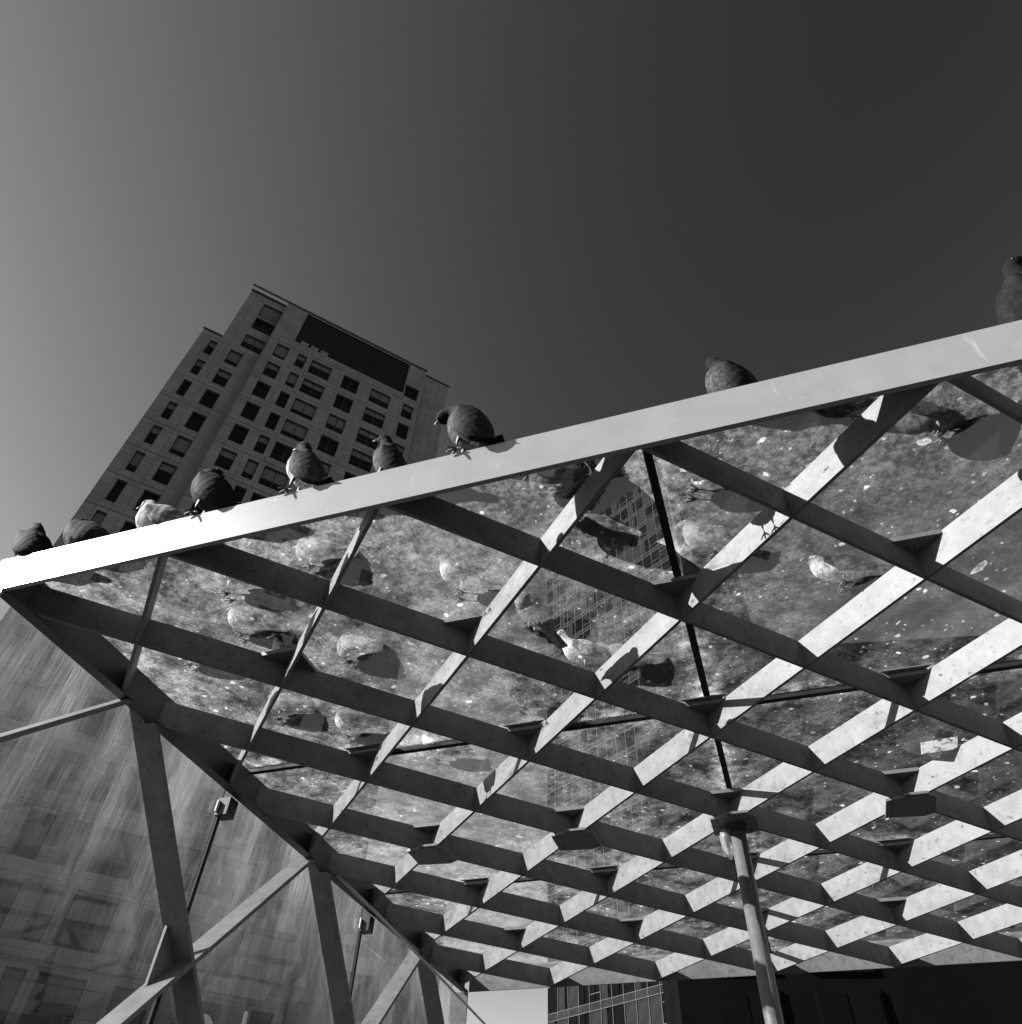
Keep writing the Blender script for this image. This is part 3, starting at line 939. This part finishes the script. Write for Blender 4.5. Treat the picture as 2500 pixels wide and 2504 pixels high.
# spine: x forward, z up, half width, half height
REAR = [(-0.195, .075, .026, .003), (-0.15, .085, .024, .006), (-0.11, .097, .026, .016), (-0.075, .108, .040, .032),
        (-0.03, .120, .054, .050), (0.015, .130, .059, .058), (0.055, .145, .054, .055)]
POSE = {
    'alert': ([(0.082, .172, .040, .042), (0.098, .203, .026, .027), (0.108, .230, .023, .024), (0.122, .246, .0235, .0235), (0.138, .246, .018, .018), (0.150, .243, .006, .006)], (1, -.18)),
    'down': ([(0.088, .165, .044, .044), (0.118, .185, .032, .033), (0.143, .190, .026, .027), (0.163, .184, .024, .025), (0.178, .170, .019, .019), (0.183, .160, .006, .006)], (.55, -1)),
    'sunk': ([(0.078, .172, .048, .046), (0.090, .198, .036, .033), (0.098, .214, .028, .026), (0.112, .220, .024, .022), (0.126, .216, .018, .017), (0.136, .211, .006, .006)], (1, -.4)),
    'up': ([(0.080, .172, .048, .046), (0.088, .198, .036, .034), (0.102, .222, .027, .026), (0.116, .240, .0225, .0225), (0.122, .256, .017, .017), (0.124, .266, .006, .006)], (.25, 1)),
    'tucked': ([(0.080, .168, .052, .048), (0.088, .188, .044, .036), (0.086, .205, .032, .024), (0.076, .214, .023, .017), (0.062, .214, .016, .012), (0.052, .211, .006, .006)], (-1, -.1)),
}
def pigeon(label, pos, yaw, pose='alert', colour='grey', pitch=0.0, fat=1.0, crouch=0.0, roll=0.0, scale=1.0, seed=0, group='pigeons on the canopy', turn=0.0):
    head, bdir = POSE[pose]
    pr = math.radians(pitch); hp = pr * 0.25
    def rot(x, z, a, ox=0.0, oz=.075):
        dx, dz = x - ox, z - oz
        return ox + dx * math.cos(a) - dz * math.sin(a), oz + dx * math.sin(a) + dz * math.cos(a)
    def P(x, y, z):
        x, z = rot(x, z, pr)
        return (x, y, max(0.010, z - crouch))
    def Q(x, y, z):
        return (x, y, max(0.010, z - crouch))
    ctrl = []
    for x, z, w, h in REAR:
        x, z = rot(x, z, pr); ctrl.append((x, z, w * fat, h * fat))
    hx0, hz0 = head[0][0], head[0][1]
    bx0, bz0 = rot(hx0, hz0, pr)
    for x, z, w, h in head:
        dx, dz = rot(x - hx0, z - hz0, hp, 0, 0)
        ctrl.append((bx0 + dx, bz0 + dz, w * (fat ** .5), h * (fat ** .5)))
    bdir = rot(bdir[0], bdir[1], hp, 0, 0)
    NS = 9
    spine = catmull(ctrl, NS)
    seg = 30
    b = MB(); rings = []; plume = []
    tn = len(spine) - 1
    tr_ = math.radians(turn)
    for k, (x, z, w, h) in enumerate(spine):
        x0, z0 = spine[max(k - 1, 0)][:2]; x1, z1 = spine[min(k + 1, tn)][:2]
        L = math.hypot(x1 - x0, z1 - z0) or 1
        tx, tz = (x1 - x0) / L, (z1 - z0) / L
        nx, nz_ = -tz, tx
        rings.append(len(b.v))
        t = k / tn
        for q in range(seg):
            a = 2 * math.pi * q / seg
            cy, cz = math.cos(a), math.sin(a)
            n3 = noise.noise(Vector((x * 30 + seed, cy * 2.0, cz * 2.0 + seed))) * .05
            # overlapping contour feathers: stepped rows with scalloped edges, loose on a fluffed bird
            rowp = (1 - t) * 15 + 0.42 * abs(math.sin(a * 6.5 + seed + noise.noise(Vector((x * 20, cy * 3, cz * 3 + seed))) * 2.5)) + noise.noise(Vector((cy * 4 + seed, cz * 4, t * 9))) * 1.6
            fe = (rowp - math.floor(rowp))
            amp = (.0015 if .15 < t < .72 else .0007) * (1.6 if fat > 1.15 else 1.0)
            kk = 1 + n3
            b.v.append(Q(x + nx * cz * (h * kk + amp * fe), cy * (w * kk + amp * fe), z + nz_ * cz * (h * kk + amp * fe)))
            # under side measured in the world, so the breast counts as well
            under = .5 - .5 * (nz_ * cz) + .28 * max(0, t - .35) * (nx * cz + .3)
            plume.append((t, under, 0.0))
    for r0, r1 in zip(rings, rings[1:]):
        for q in range(seg):
            q2 = (q + 1) % seg
            b.f.append((r0 + q, r0 + q2, r1 + q2, r1 + q)); b.m.append(0)
    b.f.append(tuple(rings[0] + q for q in range(seg))); b.m.append(0)
    b.f.append(tuple(rings[-1] + q for q in reversed(range(seg)))); b.m.append(0)
    root = thing('pigeon', label, 'pigeon', (pos[0] * U, pos[1] * U, ZB + pos[2] * U), math.radians(yaw), group)
    root.scale = (scale,) * 3
    bm_, wm_ = PM[colour]
    me = bpy.data.meshes.new('body')
    me.from_pydata(b.v, [], b.f); me.materials.append(bm_)
    for p in me.polygons: p.use_smooth = True
    at = me.attributes.new('plume', 'FLOAT_VECTOR', 'POINT')
    at.data.foreach_set('vector', [c for v in plume for c in v])
    bmm = bmesh.new(); bmm.from_mesh(me); bmesh.ops.recalc_face_normals(bmm, faces=bmm.faces); bmm.to_mesh(me); bmm.free()
    link('body', me, root)
    # folded wings: a leaf shaped shell on each flank with rows of coverts; flight feathers as a sub-part
    for sgn in (-1, 1):
        b = MB(); nu, nv = 34, 16
        grid, inner = [], []
        for iu in range(nu + 1):
            u = iu / nu
            x = .064 - .225 * u
            cz = .150 - .052 * u - .012 * math.sin(u * 3.1)
            hh = (.047 * math.sin(min(1, u * 2.2 + .22) * math.pi / 2) * (1 - u ** 2.6) + .004) * fat
            row, rin = [], []
            for iv in range(nv + 1):
                v = iv / nv * 2 - 1
                bow = (.0555 * math.sin(min(1, (1 - u) * 1.35 + .10) * math.pi / 2) + .006) * fat
                sc_ = u * 7.5 + .35 * abs(math.sin(iv * 1.25 + seed))
                fe = sc_ - math.floor(sc_)
                rel = .0014 * fe if u < .55 else .0016 * abs(math.sin(v * 7 + u * 3))
                y = sgn * (bow * math.sqrt(max(0.05, 1 - (.66 * v + .10) ** 2)) + .0035 + rel)
                row.append(P(x, y, cz + hh * v)); rin.append(P(x, y - sgn * .012, cz + hh * v * .95))
            grid.append(row); inner.append(rin)
        for iu in range(nu):
            for iv in range(nv):
                b.quad(grid[iu][iv], grid[iu + 1][iv], grid[iu + 1][iv + 1], grid[iu][iv + 1])
                b.quad(inner[iu][iv], inner[iu][iv + 1], inner[iu + 1][iv + 1], inner[iu + 1][iv])
        for iu in range(nu):
            b.quad(grid[iu][0], inner[iu][0], inner[iu + 1][0], grid[iu + 1][0])
            b.quad(grid[iu][nv], grid[iu + 1][nv], inner[iu + 1][nv], inner[iu][nv])
        w_ = build(b, 'wing', wm_, root, True)
        b = MB()
        for kf in range(6):
            xa, xb = -.085 - .010 * kf, -.168 - .009 * kf
            za, zb_ = .120 - .008 * kf, .100 - .006 * kf
            y = sgn * (.032 * fat - .0025 * kf)
            lo = [P(xa, y, za), P(xb + .012, sgn * .018, zb_ + .007), P(xb - .010, sgn * .014, zb_), P(xb, sgn * .015, zb_ - .005), P(xa, y, za - .011)]
            b.prism(lo, [(px, py + sgn * .0022, pz) for px, py, pz in lo])
        build(b, 'flight_feathers', wm_, w_)
    # tail fan of overlapping feathers
    tl = None
    for kf in range(5):
        o_ = (kf - 2) * .011
        b = MB()
        lo = [P(-.12, o_ - .008, .092 + .001 * abs(kf - 2)), P(-.12, o_ + .008, .092 + .001 * abs(kf - 2)), P(-.222, o_ * 1.5 + .009, .0655), P(-.229, o_ * 1.5, .064), P(-.222, o_ * 1.5 - .009, .0655)]
        dz_ = .0015 * (kf % 2) + .002
        b.prism([(x, y, z + dz_ - .002) for x, y, z in lo], [(x, y, z + dz_) for x, y, z in lo])
        build(b, 'tail_feather', wm_, root)
    # beak and eyes
    hx, hz = spine[-1][0], spine[-1][1]
    bl = math.hypot(*bdir); dx, dz = bdir[0] / bl, bdir[1] / bl
    b = MB()
    b.tube([Q(hx - dx * .008, 0, hz - dz * .008), Q(hx + dx * .005, 0, hz + dz * .005), Q(hx + dx * .012, 0, hz + dz * .012 - .001), Q(hx + dx * .018, 0, hz + dz * .018 - .004)], [.0060, .0050, .0036, .0008], 8)
    bk = build(b, 'beak', M['beak'], root, True)
    b = MB(); b.tube([Q(hx - dx * .002, 0, hz - dz * .002 + .004), Q(hx + dx * .006, 0, hz + dz * .006 + .0035)], [.0042, .003], 8)
    build(b, 'cere', PM['pale'][0], bk, True)
    ex, ez, ew = ctrl[-3][0], ctrl[-3][1], ctrl[-3][2]
    for sgn in (-1, 1):
        b = MB(); c = Q(ex + dx * .007, sgn * ew * .93, ez + dz * .004 + .003)
        b.tube([(c[0], c[1] - .002, c[2]), (c[0], c[1], c[2]), (c[0], c[1] + .002, c[2])], [.002, .0042, .002], 8)
        build(b, 'eye', M['eye'], root, True)
    # legs and feet
    for sgn in (-1, 1):
        b = MB()
        hip = P(.0, sgn * .024, .085)
        b.tube([(hip[0], hip[1], hip[2]), (.002, sgn * .024, max(.03, hip[2] * .5)), (.0, sgn * .024, .008)], [.010, .0042, .004], 8)
        lg = build(b, 'leg', M['leg'], root, True)
        b = MB()
        for ang in (-38, 0, 38, 180):
            ln_ = .034 if ang != 180 else .018
            ca, sa = math.cos(math.radians(ang)), math.sin(math.radians(ang))
            ox, oy = 0.0, sgn * .024
            b.tube([(ox, oy, .008), (ox + ca * ln_ * .5, oy + sa * ln_ * .5, .0085), (ox + ca * ln_ * .85, oy + sa * ln_ * .85, .005), (ox + ca * ln_, oy + sa * ln_, .0012)], [.0042, .0036, .003, .001], 7)
        build(b, 'foot', M['leg'], lg, True)
    return root

FZ = 0.2045      # top of the fascia
GT = GZ + 0.0142 # top of the glass
gp = 'pigeons perched on the white fascia'
pigeon('black pigeon at the far left end of the white fascia, beak raised', (0.075, .05, FZ), 180, 'up', 'dark', 26, 1.15, .03, seed=1, group=gp, scale=1.0)
pigeon('hunched grey pigeon with tucked head, second from the left on the fascia', (0.42, .06, FZ), 192, 'tucked', 'grey', 10, 1.2, .05, seed=2, group=gp)
pigeon('fluffy white pigeon crouching on the left part of the fascia', (0.85, .06, FZ), 200, 'sunk', 'white', 4, 1.2, .065, seed=3, group=gp)
pigeon('dark pigeon bowing its head, perched just right of the white pigeon', (1.075, .016, FZ), 188, 'tucked', 'dark', 34, 1.15, .0, seed=4, group=gp, scale=1.08)
pigeon('grey pigeon with a pale belly and barred wings perched in front of the tower windows', (1.545, .016, FZ), 182, 'alert', 'pied', 40, 1.06, .0, seed=5, group=gp, scale=1.05)
pigeon('slim grey pigeon looking left in front of the right edge of the tower', (1.93, .06, FZ), 192, 'alert', 'grey', 42, 0.95, .02, seed=6, group=gp)
pigeon('large pigeon with a dark head bent down towards the left on the fascia', (2.30, .014, FZ), 182, 'down', 'grey', 46, 1.14, .0, seed=7, scale=1.12, group=gp)
pigeon('round fluffed up pigeon with its beak pointing upwards, alone on the right half', (3.345, .06, FZ), 196, 'up', 'grey', 46, 1.2, .02, seed=8, group=gp, scale=.95)
pigeon('speckled pigeon cut off by the right edge of the picture', (4.45, .04, FZ), -35, 'alert', 'dark', 46, 1.15, .0, seed=9, scale=1.2, group=gp)
pigeon('pigeon on the glass with only its head showing over the middle of the fascia', (2.64, .30, GT), 170, 'sunk', 'grey', 0, 1.0, .06, seed=10, group=gp)
gq = 'pigeons standing on the roof glass'
G = [((2.02, .80), 200, 'alert', 'pied', 'grey pigeon on the glass above a bracket, left of the centre'),
     ((2.28, 1.12), 250, 'sunk', 'pale', 'pale bellied pigeon seen from straight below near the middle of the roof'),
     ((2.44, 1.56), 190, 'alert', 'white', 'white breasted pigeon standing upright beside a sunlit beam'),
     ((1.27, 1.15), 160, 'sunk', 'pale', 'pale sitting pigeon seen through the glass on the left'),
     ((0.93, 1.83), 185, 'sunk', 'pied', 'pied pigeon with spread toes low on the left glass'),
     ((2.02, 1.82), 210, 'alert', 'grey', 'grey pigeon on the glass at the middle bracket row'),
     ((2.74, .38), 100, 'down', 'dark', 'dark pigeon on the glass close under the middle of the fascia'),
     ((3.16, .46), 200, 'alert', 'grey', 'large grey pigeon on the glass right of the dark joint'),
     ((3.20, .86), 195, 'sunk', 'pale', 'light pigeon with splayed toes beside the dark joint'),
     ((3.74, 1.20), 180, 'sunk', 'pied', 'white bellied pigeon on the right part of the glass'),
     ((2.76, .68), 60, 'down', 'dark', 'dark pigeon with a pale wing edge lying on the glass near the joint'),
     ((3.78, .22), 20, 'tucked', 'dark', 'dark pigeon half hidden by the right part of the fascia'),
     ((1.34, 2.22), 190, 'alert', 'pied', 'small pied pigeon in the second row of panes'),
     ((1.42, .44), 175, 'sunk', 'pale', 'pale pigeon behind the second lattice beam on the left'),
     
     ((0.42, .95), 170, 'sunk', 'dark', 'dark pigeon on the glass beside the side wall'),
     ((0.86, 1.18), 200, 'alert', 'dark', 'dark pigeon in the left corner bay of the glass'),
     ((0.93, .50), 185, 'alert', 'pale', 'pale pigeon with thin legs spread on the glass under the dark fascia pigeon'),
     ((0.83, .80), 190, 'sunk', 'pied', 'pied pigeon on the glass beside the second dark lattice beam'),
     ((0.62, 1.55), 175, 'sunk', 'pale', 'pale pigeon sitting low beside the first wall node'),
     ((2.62, 1.60), 170, 'sunk', 'pale', 'light pigeon behind the sunlit beam right of the white breasted one'),
     ((4.10, .42), 165, 'tucked', 'grey', 'grey pigeon on the glass at the far right')]
for k, ((x, y), yw, po, co, lb) in enumerate(G):
    pigeon(lb, (x, y, GT), yw, po, co, 4, 1.05, .03 if po != 'alert' else 0.0, seed=20 + k, group=gq, scale=.92)
